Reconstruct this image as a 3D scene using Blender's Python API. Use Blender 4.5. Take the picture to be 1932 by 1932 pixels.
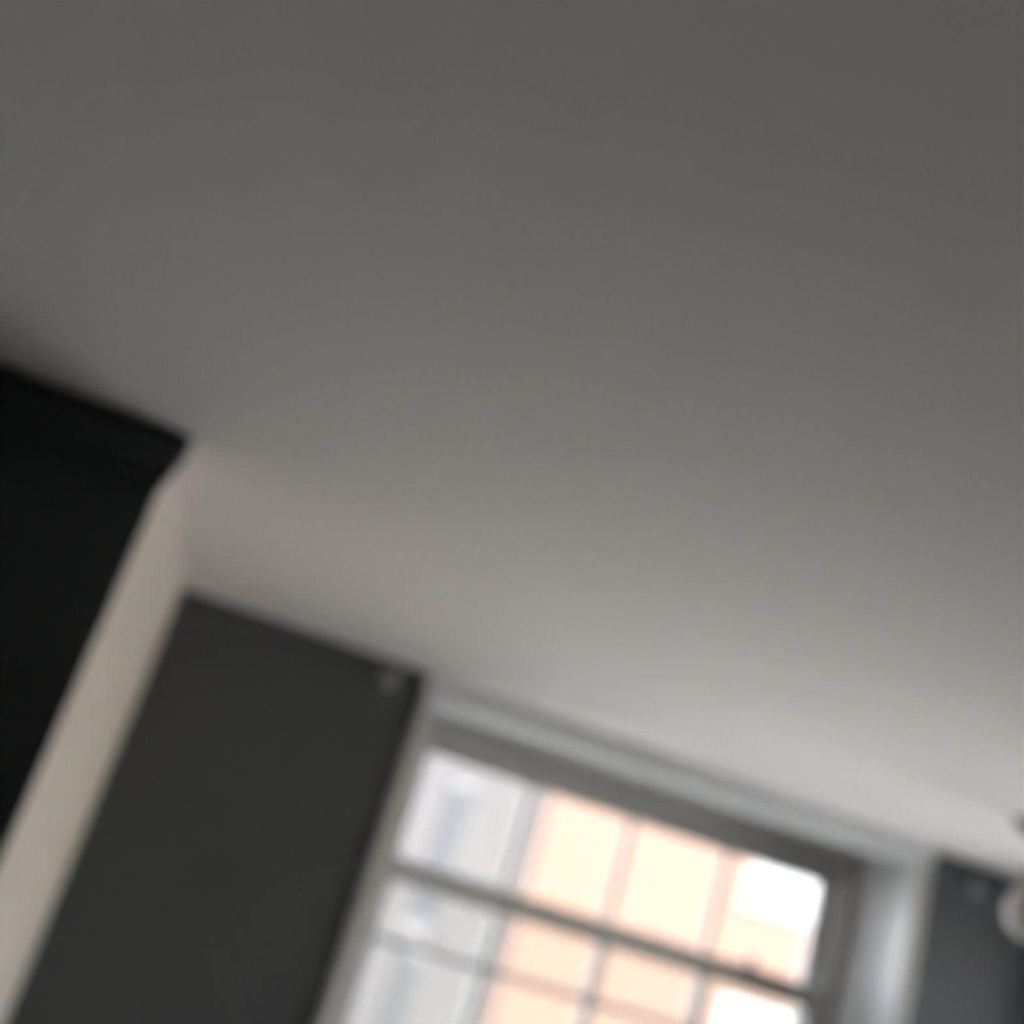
import bpy, bmesh, math
from mathutils import Vector, Matrix

# ------------------------------------------------------------------ scene
for o in list(bpy.data.objects):
    bpy.data.objects.remove(o)
scn = bpy.context.scene
COL = scn.collection

# ------------------------------------------------------------------ camera
# hand-held phone, tilted up and rolled, lens left focused close: everything soft
CAM = Vector((0.0, -3.0, 1.95))
yaw, pitch, roll = 0.1986, 0.3104, 0.3061
fwd = Vector((math.sin(yaw) * math.cos(pitch), math.cos(yaw) * math.cos(pitch), math.sin(pitch)))
r0 = Vector((math.cos(yaw), -math.sin(yaw), 0))
u0 = r0.cross(fwd)
right = math.cos(roll) * r0 + math.sin(roll) * u0
up = -math.sin(roll) * r0 + math.cos(roll) * u0
cd = bpy.data.cameras.new('camera')
cam = bpy.data.objects.new('camera', cd)
COL.objects.link(cam)
cam.matrix_world = Matrix.Translation(CAM) @ Matrix((right, up, -fwd)).transposed().to_4x4()
cd.sensor_width = 36.0
cd.lens = 2057.8 / 1932 * 36.0
cd.clip_start = 0.01
cd.dof.use_dof = True
cd.dof.focus_distance = 0.25
cd.dof.aperture_fstop = 6.5
scn.camera = cam

# ------------------------------------------------------------------ sky, sun, exposure
w = bpy.data.worlds.new('sky')
scn.world = w
w.use_nodes = True
nt = w.node_tree
sky = nt.nodes.new('ShaderNodeTexSky')
sky.sky_type = 'NISHITA'
sky.sun_disc = False
sky.sun_elevation = math.radians(54)
sky.sun_rotation = math.radians(125)
sky.air_density = 1.0
sky.dust_density = 2.0
bg = nt.nodes['Background']
bg.inputs['Strength'].default_value = 2.9
nt.links.new(sky.outputs[0], bg.inputs['Color'])

sd = bpy.data.lights.new('sun', 'SUN')
sd.energy = 46.0
sd.angle = math.radians(0.6)
sd.color = (1.0, 0.95, 0.87)
sun = bpy.data.objects.new('sun', sd)
COL.objects.link(sun)
to_sun = Vector((0.48, -0.36, 0.83)).normalized()
sun.rotation_euler = to_sun.to_track_quat('Z', 'Y').to_euler()
sun.location = (10, -14, 16)

# daylight through the window opening: a portal that guides sky sampling
pd = bpy.data.lights.new('window_daylight', 'AREA')
pd.shape = 'RECTANGLE'
pd.size, pd.size_y = 1.64, 2.17
pd.cycles.is_portal = True
po = bpy.data.objects.new('window_daylight', pd)
COL.objects.link(po)
po.location = (1.35, 0.43, 1.27)
po.rotation_euler = (-math.pi / 2, 0, 0)
pd2 = bpy.data.lights.new('added_window_daylight', 'AREA')  # portal for the added side window
pd2.shape = 'RECTANGLE'
pd2.size, pd2.size_y = 2.15, 0.73
pd2.cycles.is_portal = True
po2 = bpy.data.objects.new('added_window_daylight', pd2)
COL.objects.link(po2)
po2.location = (3.09, -0.525, 1.225)
po2.rotation_euler = (0, math.pi / 2, 0)

vs = scn.view_settings
vs.view_transform = 'Standard'
vs.look = 'None'
vs.gamma = 1.0
vs.use_curve_mapping = False
vs.exposure = -0.45
scn.cycles.use_denoising = True
scn.cycles.max_bounces = 16
scn.cycles.diffuse_bounces = 10
scn.cycles.transparent_max_bounces = 16
scn.cycles.sample_clamp_indirect = 10

# ------------------------------------------------------------------ materials
def mat(name, col, rough=0.6, var=0.06, scale=6.0, bump=0.0, bscale=180.0, metal=0.0, spec=0.4):
    m = bpy.data.materials.new(name)
    m.use_nodes = True
    t = m.node_tree
    b = t.nodes['Principled BSDF']
    b.inputs['Roughness'].default_value = rough
    b.inputs['Metallic'].default_value = metal
    b.inputs['Specular IOR Level'].default_value = spec
    tc = t.nodes.new('ShaderNodeTexCoord')
    n = t.nodes.new('ShaderNodeTexNoise')
    n.inputs['Scale'].default_value = scale
    n.inputs['Detail'].default_value = 5
    t.links.new(tc.outputs['Object'], n.inputs['Vector'])
    mx = t.nodes.new('ShaderNodeMix')
    mx.data_type = 'RGBA'
    mx.inputs['A'].default_value = (*[c * (1 - var) for c in col], 1)
    mx.inputs['B'].default_value = (*[min(1, c * (1 + var)) for c in col], 1)
    t.links.new(n.outputs['Fac'], mx.inputs['Factor'])
    t.links.new(mx.outputs['Result'], b.inputs['Base Color'])
    if bump:
        n2 = t.nodes.new('ShaderNodeTexNoise')
        n2.inputs['Scale'].default_value = bscale
        t.links.new(tc.outputs['Object'], n2.inputs['Vector'])
        bp = t.nodes.new('ShaderNodeBump')
        bp.inputs['Strength'].default_value = bump
        bp.inputs['Distance'].default_value = 0.002
        t.links.new(n2.outputs['Fac'], bp.inputs['Height'])
        t.links.new(bp.outputs['Normal'], b.inputs['Normal'])
    return m

def brick_mat(name, c1, c2, mortar):
    m = mat(name, c1, rough=0.9)
    t = m.node_tree
    b = t.nodes['Principled BSDF']
    tc = t.nodes.new('ShaderNodeTexCoord')
    mp = t.nodes.new('ShaderNodeMapping')
    mp.inputs['Rotation'].default_value = (math.pi / 2, 0, 0)
    t.links.new(tc.outputs['Object'], mp.inputs['Vector'])
    br = t.nodes.new('ShaderNodeTexBrick')
    br.inputs['Color1'].default_value = (*c1, 1)
    br.inputs['Color2'].default_value = (*c2, 1)
    br.inputs['Mortar'].default_value = (*mortar, 1)
    br.inputs['Scale'].default_value = 1.0
    br.inputs['Brick Width'].default_value = 0.225
    br.inputs['Row Height'].default_value = 0.075
    br.inputs['Mortar Size'].default_value = 0.008
    t.links.new(mp.outputs[0], br.inputs['Vector'])
    t.links.new(br.outputs['Color'], b.inputs['Base Color'])
    return m

def glass_mat(name):
    m = bpy.data.materials.new(name)
    m.use_nodes = True
    t = m.node_tree
    t.nodes.remove(t.nodes['Principled BSDF'])
    out = t.nodes['Material Output']
    tr = t.nodes.new('ShaderNodeBsdfTransparent')
    tr.inputs['Color'].default_value = (0.96, 0.97, 0.965, 1)
    gl = t.nodes.new('ShaderNodeBsdfGlossy')
    gl.inputs['Roughness'].default_value = 0.02
    fr = t.nodes.new('ShaderNodeFresnel')
    fr.inputs['IOR'].default_value = 1.45
    n = t.nodes.new('ShaderNodeTexNoise')
    n.inputs['Scale'].default_value = 3.0
    bp = t.nodes.new('ShaderNodeBump')
    bp.inputs['Strength'].default_value = 0.05
    t.links.new(n.outputs['Fac'], bp.inputs['Height'])
    t.links.new(bp.outputs['Normal'], gl.inputs['Normal'])
    mx = t.nodes.new('ShaderNodeMixShader')
    t.links.new(fr.outputs[0], mx.inputs[0])
    t.links.new(tr.outputs[0], mx.inputs[1])
    t.links.new(gl.outputs[0], mx.inputs[2])
    t.links.new(mx.outputs[0], out.inputs['Surface'])
    return m

M = {
    'ceiling': mat('ceiling_paint', (0.80, 0.77, 0.725), 0.9, 0.02, 2.0, 0.15),
    'dark': mat('charcoal_wall_paint', (0.105, 0.112, 0.115), 0.85, 0.05, 3.0, 0.2, spec=0.25),
    'beige': mat('beige_wall_paint', (0.71, 0.63, 0.545), 0.85, 0.04, 3.0, 0.2),
    'white': mat('white_gloss_paint', (0.84, 0.85, 0.85), 0.3, 0.03, 8.0, 0.05),
    'sash': mat('stone_grey_gloss_paint', (0.50, 0.48, 0.445), 0.4, 0.04, 8.0, 0.05),
    'stucco': mat('white_stucco', (0.78, 0.80, 0.82), 0.9, 0.04, 1.0),
    'floor': mat('floor_boards', (0.24, 0.19, 0.14), 0.5, 0.3, 4.0, 0.1),
    'grey': mat('grey_metal', (0.36, 0.37, 0.37), 0.45, 0.05, 20.0),
    'knob': mat('white_plastic', (0.85, 0.85, 0.86), 0.35, 0.02, 20.0),
    'rose': mat('dark_bronze', (0.05, 0.048, 0.044), 0.5, 0.1, 20.0),
    'holder': mat('beige_plastic', (0.36, 0.32, 0.28), 0.5, 0.05, 20.0),
    'bulb': mat('frosted_bulb', (0.46, 0.43, 0.415), 0.5, 0.03, 10.0),
    'glass': glass_mat('window_glass'),
    'catch': mat('tarnished_brass', (0.16, 0.15, 0.15), 0.4, 0.1, 30.0, metal=0.4),
    'brick': brick_mat('cream_brick', (0.122, 0.067, 0.0455), (0.116, 0.066, 0.046), (0.118, 0.084, 0.062)),
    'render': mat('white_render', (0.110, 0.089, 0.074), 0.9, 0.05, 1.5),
    'stone': mat('weathered_stone', (0.17, 0.14, 0.12), 0.8, 0.06, 3.0),
    'frame_out': mat('outside_window_paint', (0.22, 0.20, 0.19), 0.5, 0.03, 5.0),
    'glare_panel': mat('glare_white', (0.62, 0.60, 0.57), 0.9, 0.02, 5.0),  # pale colour standing in for glare on the facade glass
    'dimroom': mat('dim_room_curtain', (0.095, 0.085, 0.078), 0.8, 0.15, 2.0),
    'shutter': mat('blue_grey_shutter', (0.064, 0.057, 0.050), 0.8, 0.1, 4.0),
    'road': mat('pale_concrete_road', (0.67, 0.655, 0.61), 0.9, 0.15, 2.0, 0.3),
    'pave': mat('pavement_slabs', (0.60, 0.60, 0.60), 0.9, 0.1, 2.0, 0.2),
    'slate': mat('slate_roof', (0.16, 0.17, 0.19), 0.7, 0.15, 5.0),
}

# ------------------------------------------------------------------ helpers
WLOC = {}
def add_box(bm, x0, x1, y0, y1, z0, z1, mi=0):
    vs_ = [bm.verts.new((x, y, z)) for x in (x0, x1) for y in (y0, y1) for z in (z0, z1)]
    for q in ((0, 1, 3, 2), (4, 6, 7, 5), (0, 4, 5, 1), (2, 3, 7, 6), (0, 2, 6, 4), (1, 5, 7, 3)):
        f = bm.faces.new([vs_[i] for i in q])
        f.material_index = mi

def link(name, bm, mats, parent=None, smooth=False, bevel=0.0):
    """finish a bmesh given in world coordinates as one object with its origin at its base"""
    bmesh.ops.recalc_face_normals(bm, faces=bm.faces)
    if bevel:
        bmesh.ops.bevel(bm, geom=list(bm.edges), offset=bevel, segments=2, affect='EDGES', profile=0.5)
    xs = [v.co for v in bm.verts]
    lo = Vector([min(c[i] for c in xs) for i in range(3)])
    hi = Vector([max(c[i] for c in xs) for i in range(3)])
    org = Vector(((lo.x + hi.x) / 2, (lo.y + hi.y) / 2, lo.z))
    bmesh.ops.translate(bm, verts=bm.verts, vec=-org)
    me = bpy.data.meshes.new(name)
    bm.to_mesh(me)
    bm.free()
    for m in (mats if isinstance(mats, (list, tuple)) else [mats]):
        me.materials.append(M[m])
    if smooth:
        for p in me.polygons:
            p.use_smooth = True
    o = bpy.data.objects.new(name, me)
    COL.objects.link(o)
    WLOC[o] = org
    if parent:
        o.parent = parent
        o.location = org - WLOC[parent]
    else:
        o.location = org
    return o

def box(name, x0, x1, y0, y1, z0, z1, m, parent=None, bevel=0.0):
    bm = bmesh.new()
    add_box(bm, x0, x1, y0, y1, z0, z1)
    return link(name, bm, m, parent, bevel=bevel)

def empty(name, loc):
    o = bpy.data.objects.new(name, None)
    o.empty_display_size = 0.1
    COL.objects.link(o)
    o.location = loc
    WLOC[o] = Vector(loc)
    return o

def tag(o, label=None, cat=None, group=None, kind=None):
    if label: o['label'] = label
    if cat: o['category'] = cat
    if group: o['group'] = group
    if kind: o['kind'] = kind
    return o

def lathe(bm, prof, c, axis='Z', seg=32):
    """prof: (radius, height) list"""
    rings = []
    for r, h in prof:
        ring = []
        for k in range(seg):
            a = 2 * math.pi * k / seg
            if axis == 'Z':
                p = (c[0] + r * math.cos(a), c[1] + r * math.sin(a), c[2] + h)
            else:                        # axis along -y (out of the back wall)
                p = (c[0] + r * math.cos(a), c[1] - h, c[2] + r * math.sin(a))
            ring.append(bm.verts.new(p))
        rings.append(ring)
    for a, b in zip(rings, rings[1:]):
        for k in range(seg):
            bm.faces.new((a[k], a[(k + 1) % seg], b[(k + 1) % seg], b[k]))
    bm.faces.new(rings[0])
    bm.faces.new(rings[-1])

# ------------------------------------------------------------------ room shell
H = 2.403                       # ceiling height
XC, YC = -0.186, -1.365         # corner of the projecting left wall block
XL, XR = -3.4, 2.75              # room sides
YF = -5.6                       # wall behind the camera
WX0, WX1, WZ0, WZ1 = 0.530, 2.169, 0.18, H - 0.045     # window opening in the back wall
TH = 0.45                       # outer wall thickness

tag(box('floor', XL - .3, XR + .3, YF - .3, TH, -0.25, 0, 'floor'), 'brown boarded floor of the room', kind='structure')
tag(box('ceiling', XL - .3, XR + .3, YF - .3, TH, H, H + 0.3, 'ceiling'), 'smooth off-white painted ceiling', kind='structure')

bm = bmesh.new()
add_box(bm, XC - .6, WX0, 0, TH, 0, H)
add_box(bm, WX1, XR + .3, 0, TH, 0, H)
add_box(bm, WX0, WX1, 0, TH, 0, WZ0)
add_box(bm, WX0, WX1, 0, TH, WZ1, H)
tag(link('wall_back', bm, 'dark'), 'charcoal painted wall around the sash window', kind='structure')
SY0, SY1, SZ0, SZ1 = -0.89, -0.16, 0.15, 2.30            # opening for the added side window
bm = bmesh.new()
add_box(bm, XR, XR + .3, YF - .3, SY0, 0, H)
add_box(bm, XR, XR + .3, SY1, 0, 0, H)
add_box(bm, XR, XR + .3, SY0, SY1, 0, SZ0)
add_box(bm, XR, XR + .3, SY0, SY1, SZ1, H)
tag(link('wall_right', bm, 'dark'), 'charcoal painted side wall with an opening for the added window', kind='structure')
tag(box('wall_front', XL - .3, XR, YF - .3, YF, 0, H, 'dark'), 'charcoal painted wall behind the viewer', kind='structure')

# projecting block on the left: near-black front face, beige flank towards the window
bm = bmesh.new()
add_box(bm, XL - .3, XC, YC, 0, 0, H)
for f in bm.faces:
    f.normal_update()
    f.material_index = 1 if f.calc_center_median().x > XC - 1e-4 else 0
tag(link('wall_left', bm, ['dark', 'beige']), 'projecting wall with near-black front and beige flank', kind='structure')
tag(box('wall_side', XL - .3, XL, YF, YC, 0, H, 'dark'), 'charcoal painted wall far left', kind='structure')

# dark cornice along the front of the block, ending in profile at the corner
prof = [(0.000, -0.082), (0.007, -0.082), (0.007, -0.072), (0.013, -0.066), (0.020, -0.058), (0.027, -0.050),
        (0.034, -0.046), (0.038, -0.040), (0.038, 0.0), (0.0, 0.0)]
bm = bmesh.new()
La = [bm.verts.new((XL, YC - d, H + z)) for d, z in prof]
Lb = [bm.verts.new((XC + 0.55 * d, YC - d, H + z)) for d, z in prof]
n = len(prof)
for i in range(n):
    bm.faces.new((La[i], La[(i + 1) % n], Lb[(i + 1) % n], Lb[i]))
bm.faces.new(La)
bm.faces.new(Lb)
tag(link('trim_1', bm, 'dark'), 'near-black cornice moulding under the ceiling', kind='structure')

# ------------------------------------------------------------------ window
win = tag(empty('window_1', (1.35, 0.3, WZ0)), 'white sash window in a deep reveal, lower sash raised', kind='structure')
RD = 0.285                        # depth of the inner reveal
GX0, GX1 = 0.651, 2.036          # edges of the glass
GZ = 2.227                       # top of the glass
FX0, FX1 = 0.606, 2.081          # outer edges of the sashes
HZ = 2.283                       # top of the upper sash

# reveal linings: two boards each with a groove between and a bead on the wall edge
def reveal(name, pts_fn, parent):
    lin = None
    for a, b, d in ((0.0, 0.115, 0.0), (0.115, 0.150, 0.014), (0.150, RD, 0.0)):
        bm = bmesh.new()
        pts_fn(bm, a, b, d)
        o = link(name if lin is None else 'lining_board', bm, 'white', lin or parent, bevel=0.003 if d == 0 else 0)
        lin = lin or o

def quad_prism(bm, base, z0, z1):
    lo = [bm.verts.new((x, y, z0)) for x, y in base]
    hi = [bm.verts.new((x, y, z1)) for x, y in base]
    k = len(base)
    for i in range(k):
        bm.faces.new((lo[i], lo[(i + 1) % k], hi[(i + 1) % k], hi[i]))
    bm.faces.new(lo)
    bm.faces.new(hi)

SP = 0.06                        # splay of the reveal (per metre of depth)
T = 0.018
rv = lambda bm, a, b, d: quad_prism(bm, [(WX1 - T - SP * a + d, a), (WX1 - T - SP * b + d, b), (WX1, b), (WX1, a)], WZ0, WZ1 - T)
lv = lambda bm, a, b, d: quad_prism(bm, [(WX0 + T + SP * a - d, a), (WX0 + T + SP * b - d, b), (WX0, b), (WX0, a)], WZ0, WZ1 - T)
def hv(bm, a, b, d):
    add_box(bm, WX0, WX1, a, b, WZ1 - T - 0.0 + d, WZ1)
reveal('reveal_lining', rv, win)
reveal('reveal_lining', lv, win)
reveal('head_lining', hv, win)
# slim bead framing the opening on the wall face; strip between head and ceiling
box('edge_bead', WX0 - 0.012, WX0 + 0.012, -0.012, 0.004, WZ0, WZ1, 'sash', win, 0.004)  # grey sash paint on both beads puts edge shade into their colour
box('edge_bead', WX1 - 0.014, WX1 + 0.014, -0.012, 0.004, WZ0, WZ1, 'sash', win, 0.004)
box('head_fascia', WX0 - 0.012, WX1 + 0.014, -0.014, 0.004, WZ1 - 0.006, H, 'white', win, 0.004)
# sash box: face linings and staff beads
box('frame_jamb', WX0, FX0 + .006, RD, 0.39, WZ0, WZ1, 'sash', win)
box('frame_jamb', FX1 - .006, WX1, RD, 0.39, WZ0, WZ1, 'sash', win)
box('frame_head', FX0 + .006, FX1 - .006, RD, 0.39, HZ - .006, WZ1, 'sash', win)
box('staff_bead', FX1 - .008, FX1 + .018, RD - 0.022, RD, WZ0, HZ, 'sash', win, 0.004)
box('staff_bead', FX0 - .018, FX0 + .008, RD - 0.022, RD, WZ0, HZ, 'sash', win, 0.004)
box('staff_bead', FX0 - .018, FX1 + .018, RD - 0.022, RD, HZ - .008, HZ + .018, 'sash', win, 0.004)
box('window_sill', WX0 - 0.04, WX1 + 0.04, -0.06, 0.50, WZ0 - 0.04, WZ0, 'white', win, 0.006)

def sash(y, ztop, zbot, toprail, botrail, bars_z):
    """one timber sash, y = centre of the glass"""
    d = 0.020
    s = box('sash', FX0, GX0, y - d, y + d, zbot, ztop, 'sash', win, 0.003)
    s['label'] = 'stone-grey painted timber sash with glazing bars'
    box('stile', GX1, FX1, y - d, y + d, zbot, ztop, 'sash', s, 0.003)
    box('rail', GX0, GX1, y - d, y + d, ztop - toprail, ztop, 'sash', s, 0.003)
    box('rail', GX0, GX1, y - d, y + d, zbot, zbot + botrail, 'sash', s, 0.003)
    xs = [GX0 + (GX1 - GX0) * k / 4 for k in range(1, 4)]
    bw = 0.010
    for x in xs:
        box('glazing_bar', x - bw, x + bw, y - 0.012, y + 0.012, zbot + botrail, ztop - toprail, 'sash', s, 0.003)
    ex = [GX0] + xs + [GX1]
    for z in bars_z:
        for k in range(4):
            box('glazing_bar', ex[k] + (bw if k else 0), ex[k + 1] - (bw if k < 3 else 0), y - 0.012, y + 0.012, z - bw, z + bw, 'sash', s, 0.003)
    ez = [zbot + botrail] + sorted(bars_z) + [ztop - toprail]
    for k in range(4):
        for j in range(len(ez) - 1):
            box('pane', ex[k], ex[k + 1], y - 0.002, y + 0.002, ez[j], ez[j + 1], 'glass', s)
    return s

upper = sash(0.348, HZ, 1.10, HZ - GZ, 0.045, [1.683])
lower = sash(0.306, 1.915, 0.78, 0.070, 0.075, [1.33])
# sash catch on the rail and a white cord knob at its right end
bm = bmesh.new()
lathe(bm, [(0.016, 0), (0.016, 0.006), (0.008, 0.010), (0.008, 0.018), (0.013, 0.022), (0.012, 0.028), (0.004, 0.031)], (1.823, 0.290, 1.913), 'Z', 20)
add_box(bm, 1.793, 1.853, 0.288, 0.304, 1.913, 1.919)
link('sash_catch', bm, 'catch', lower, True)
bm = bmesh.new()
lathe(bm, [(0.010, -0.002), (0.010, 0.010), (0.017, 0.013), (0.020, 0.020), (0.017, 0.027), (0.008, 0.031)], (2.045, 0.287, 1.922), 'Y', 24)
link('cord_knob', bm, 'knob', win, True)

# tall window added in the right-hand wall, out of view, to brighten the ceiling
win2 = tag(empty('added_window', (XR + .15, (SY0 + SY1) / 2, SZ0)), 'added unseen window in the right-hand wall that brightens the room', kind='structure')
for y0, y1 in ((SY0, SY0 + .06), (SY1 - .06, SY1)):
    box('frame_jamb', XR + .1, XR + .18, y0, y1, SZ0, SZ1, 'white', win2, 0.004)
for z0, z1 in ((SZ0, SZ0 + .08), (SZ1 - .06, SZ1), (1.24, 1.29)):
    box('rail', XR + .1, XR + .18, SY0 + .06, SY1 - .06, z0, z1, 'white', win2, 0.004)
for k in range(2):
    for j in range(2):
        za, zb = ((SZ0 + .08, 1.24), (1.29, SZ1 - .06))[j]
        ya = SY0 + .06 + k * .305
        box('pane', XR + .138, XR + .142, ya, ya + .305, za, zb, 'glass', win2)
        if k:
            box('glazing_bar', XR + .12, XR + .16, ya - .015, ya + .015, za, zb, 'white', win2, 0.003)

# ------------------------------------------------------------------ small wall plates beside the window
def plate(x, z, label):
    root = tag(empty('curtain_bracket', (x, 0, z)), label, 'bracket', 'round bracket plates beside the window')
    bm = bmesh.new()
    lathe(bm, [(0.024, 0.0), (0.024, 0.004), (0.020, 0.007), (0.009, 0.008)], (x, 0, z), 'Y', 28)
    link('wall_plate', bm, 'grey', root, True)
    bm = bmesh.new()
    lathe(bm, [(0.008, 0.007), (0.008, 0.022), (0.012, 0.025), (0.012, 0.030), (0.005, 0.033)], (x, 0, z), 'Y', 20)
    link('peg', bm, 'grey', root, True)
plate(0.417, 2.354, 'small round grey bracket on dark wall left of window, under ceiling')
plate(2.348, 2.335, 'small round grey bracket on dark wall right of window, near hanging bulb')

# ------------------------------------------------------------------ pendant at the right edge of the view
PX, PY = 1.815, -0.872
pend = tag(empty('pendant_lamp', (PX, PY, H)), 'bare unlit globe bulb hanging from a dark ceiling rose at right edge', 'pendant lamp')
bm = bmesh.new()
lathe(bm, [(0.062, 0.0), (0.062, -0.006), (0.055, -0.016), (0.030, -0.026), (0.008, -0.030)], (PX, PY, H), 'Z', 40)
link('ceiling_rose', bm, 'rose', pend, True)
bm = bmesh.new()
lathe(bm, [(0.004, -0.028), (0.004, -0.112)], (PX, PY, H), 'Z', 12)
link('flex', bm, 'holder', pend, True)
bm = bmesh.new()
lathe(bm, [(0.006, -0.100), (0.022, -0.106), (0.034, -0.114), (0.038, -0.126), (0.038, -0.150), (0.034, -0.153)], (PX, PY, H), 'Z', 32)
link('lamp_holder', bm, 'holder', pend, True)
bm = bmesh.new()
R, BC = 0.056, -0.196
pr = [(R * math.sin(a), BC + R * math.cos(a)) for a in [math.radians(36 + 12 * k) for k in range(12)]] + [(0.004, BC - R)]
lathe(bm, pr, (PX, PY, H), 'Z', 40)
link('bulb', bm, 'bulb', pend, True)

# ------------------------------------------------------------------ the street outside
G = -3.6
tag(box('ground', -60, 70, -60, 80, G - 0.5, G, 'road'), 'pale concrete street', kind='structure')
tag(box('pavement', -30, 40, TH, 2.6, G, G + 0.12, 'pave'), 'pale paved footway below the window', kind='structure')
tag(box('footway', 3.0, 40, 5.6, 8.0, G, G + 0.12, 'pave'), 'pale paved footway before the cream building', kind='structure')

bx, by, btop = 3.53, 8.0, 7.6
bld = tag(empty('building', (bx + 5, by + 5, G)), 'sunlit cream brick corner building seen through the window panes', 'building')
wins_front = [(5.85, 2.45, 4.5), (5.85, -0.55, 1.50), (9.4, 2.45, 4.5), (9.4, -0.55, 1.50)]
ww = 1.35
def holed_wall(name, axis, a0, a1, z0, z1, holes, c0, c1, m, parent):
    """wall slab along x or y, with rectangular holes (a, b, zlo, zhi)"""
    aa = sorted({a0, a1, *[h[0] for h in holes], *[h[1] for h in holes]})
    zz = sorted({z0, z1, *[h[2] for h in holes], *[h[3] for h in holes]})
    bm = bmesh.new()
    for a, b in zip(aa, aa[1:]):
        for p, q in zip(zz, zz[1:]):
            ma, mz = (a + b) / 2, (p + q) / 2
            if any(h[0] < ma < h[1] and h[2] < mz < h[3] for h in holes):
                continue
            if axis == 'x':
                add_box(bm, a, b, c0, c1, p, q)
            else:
                add_box(bm, c0, c1, a, b, p, q)
    return link(name, bm, m, parent)

holed_wall('front_wall', 'x', bx, bx + 10, G, btop, [(x, x + ww, a, b) for x, a, b in wins_front], by, by + 0.3, 'brick', bld)
for x, a, b in wins_front:
    f = box('window', x, x + 0.06, by + 0.002, by + 0.026, a, b, 'frame_out', bld)
    box('frame_side', x + ww - 0.06, x + ww, by + 0.002, by + 0.026, a, b, 'frame_out', f)
    box('frame_rail', x + 0.06, x + ww - 0.06, by + 0.002, by + 0.026, b - 0.06, b, 'frame_out', f)
    box('frame_rail', x + 0.06, x + ww - 0.06, by + 0.002, by + 0.026, a, a + 0.08, 'frame_out', f)
    box('meeting_rail', x + 0.06, x + ww - 0.06, by + 0.002, by + 0.026, (a + b) / 2 - .025, (a + b) / 2 + .025, 'frame_out', f)
    box('pane', x + 0.06, x + ww - 0.06, by + 0.012, by + 0.016, a + .08, b - .06, 'glass', f)
    box('glare_panel', x + 0.01, x + ww - 0.01, by + 0.028, by + 0.036, a, b, 'glare_panel', f)  # white panel in place of sky and sun reflected in the pane
    box('sill', x - 0.08, x + ww + 0.08, by - 0.02, by + 0.002, a - 0.08, a, 'stone', f)

wins_side = [(11.3, 12.9, 1.05, 2.95), (11.3, 12.9, -1.9, 0.72)]
holed_wall('side_wall', 'y', by + 0.3, by + 10, G, btop, wins_side, bx, bx + 0.3, 'render', bld)
for k, (y0, y1, a, b) in enumerate(wins_side):
    f = box('window', bx + 0.03, bx + 0.09, y0, y0 + 0.06, a, b, 'frame_out', bld)
    box('frame_side', bx + 0.03, bx + 0.09, y1 - 0.06, y1, a, b, 'frame_out', f)
    box('frame_rail', bx + 0.03, bx + 0.09, y0 + .06, y1 - 0.06, b - .06, b, 'frame_out', f)
    box('frame_rail', bx + 0.03, bx + 0.09, y0 + .06, y1 - 0.06, a, a + .08, 'frame_out', f)
    box('shutter', bx + 0.05, bx + 0.08, y0 + .06, (y0 + y1) / 2 - .01, a + .08, b - .06, 'shutter', f)
    box('shutter', bx + 0.05, bx + 0.08, (y0 + y1) / 2 + .01, y1 - .06, a + .08, b - .06, 'shutter', f)
    box('sill', bx - 0.08, bx + 0.03, y0 - .08, y1 + .08, a - .12, a, 'stone', f)
box('end_wall', bx + 9.7, bx + 10, by + .3, by + 10, G, btop, 'brick', bld)
box('rear_wall', bx + .3, bx + 9.7, by + 9.7, by + 10, G, btop, 'brick', bld)
box('roof', bx - 0.15, bx + 10.15, by - 0.15, by + 10.15, btop, btop + 0.25, 'slate', bld)

# white stucco row added left of the view to bounce sun onto the reveal
tx0, tx1 = -30.0, -3.6
ter = tag(empty('added_terrace', ((tx0 + tx1) / 2, by + 5, G)), 'added unseen white stucco row that reflects sun into the window', kind='structure')
holes = [(tx0 + 1.6 + 3.3 * k, tx0 + 2.7 + 3.3 * k, a, b) for k in range(8) for a, b in ((-1.9, 0.2), (1.6, 3.6))]
holed_wall('front_wall', 'x', tx0, tx1, G, 6.2, holes, by, by + 0.3, 'stucco', ter)
box('side_wall', tx1 - .3, tx1, by + .3, by + 10, G, 6.2, 'stucco', ter)
box('roof', tx0 - .15, tx1 + .15, by - .15, by + 10.15, 6.2, 6.45, 'slate', ter)
for x0, x1, a, b in holes:
    f = box('window', x0, x1, by + .14, by + .16, a, b, 'glass', ter)
    box('meeting_rail', x0, x1, by + .11, by + .14, (a + b) / 2 - .03, (a + b) / 2 + .03, 'stucco', f)
    box('curtain', x0, x1, by + .24, by + .26, a, b, 'dimroom', f)
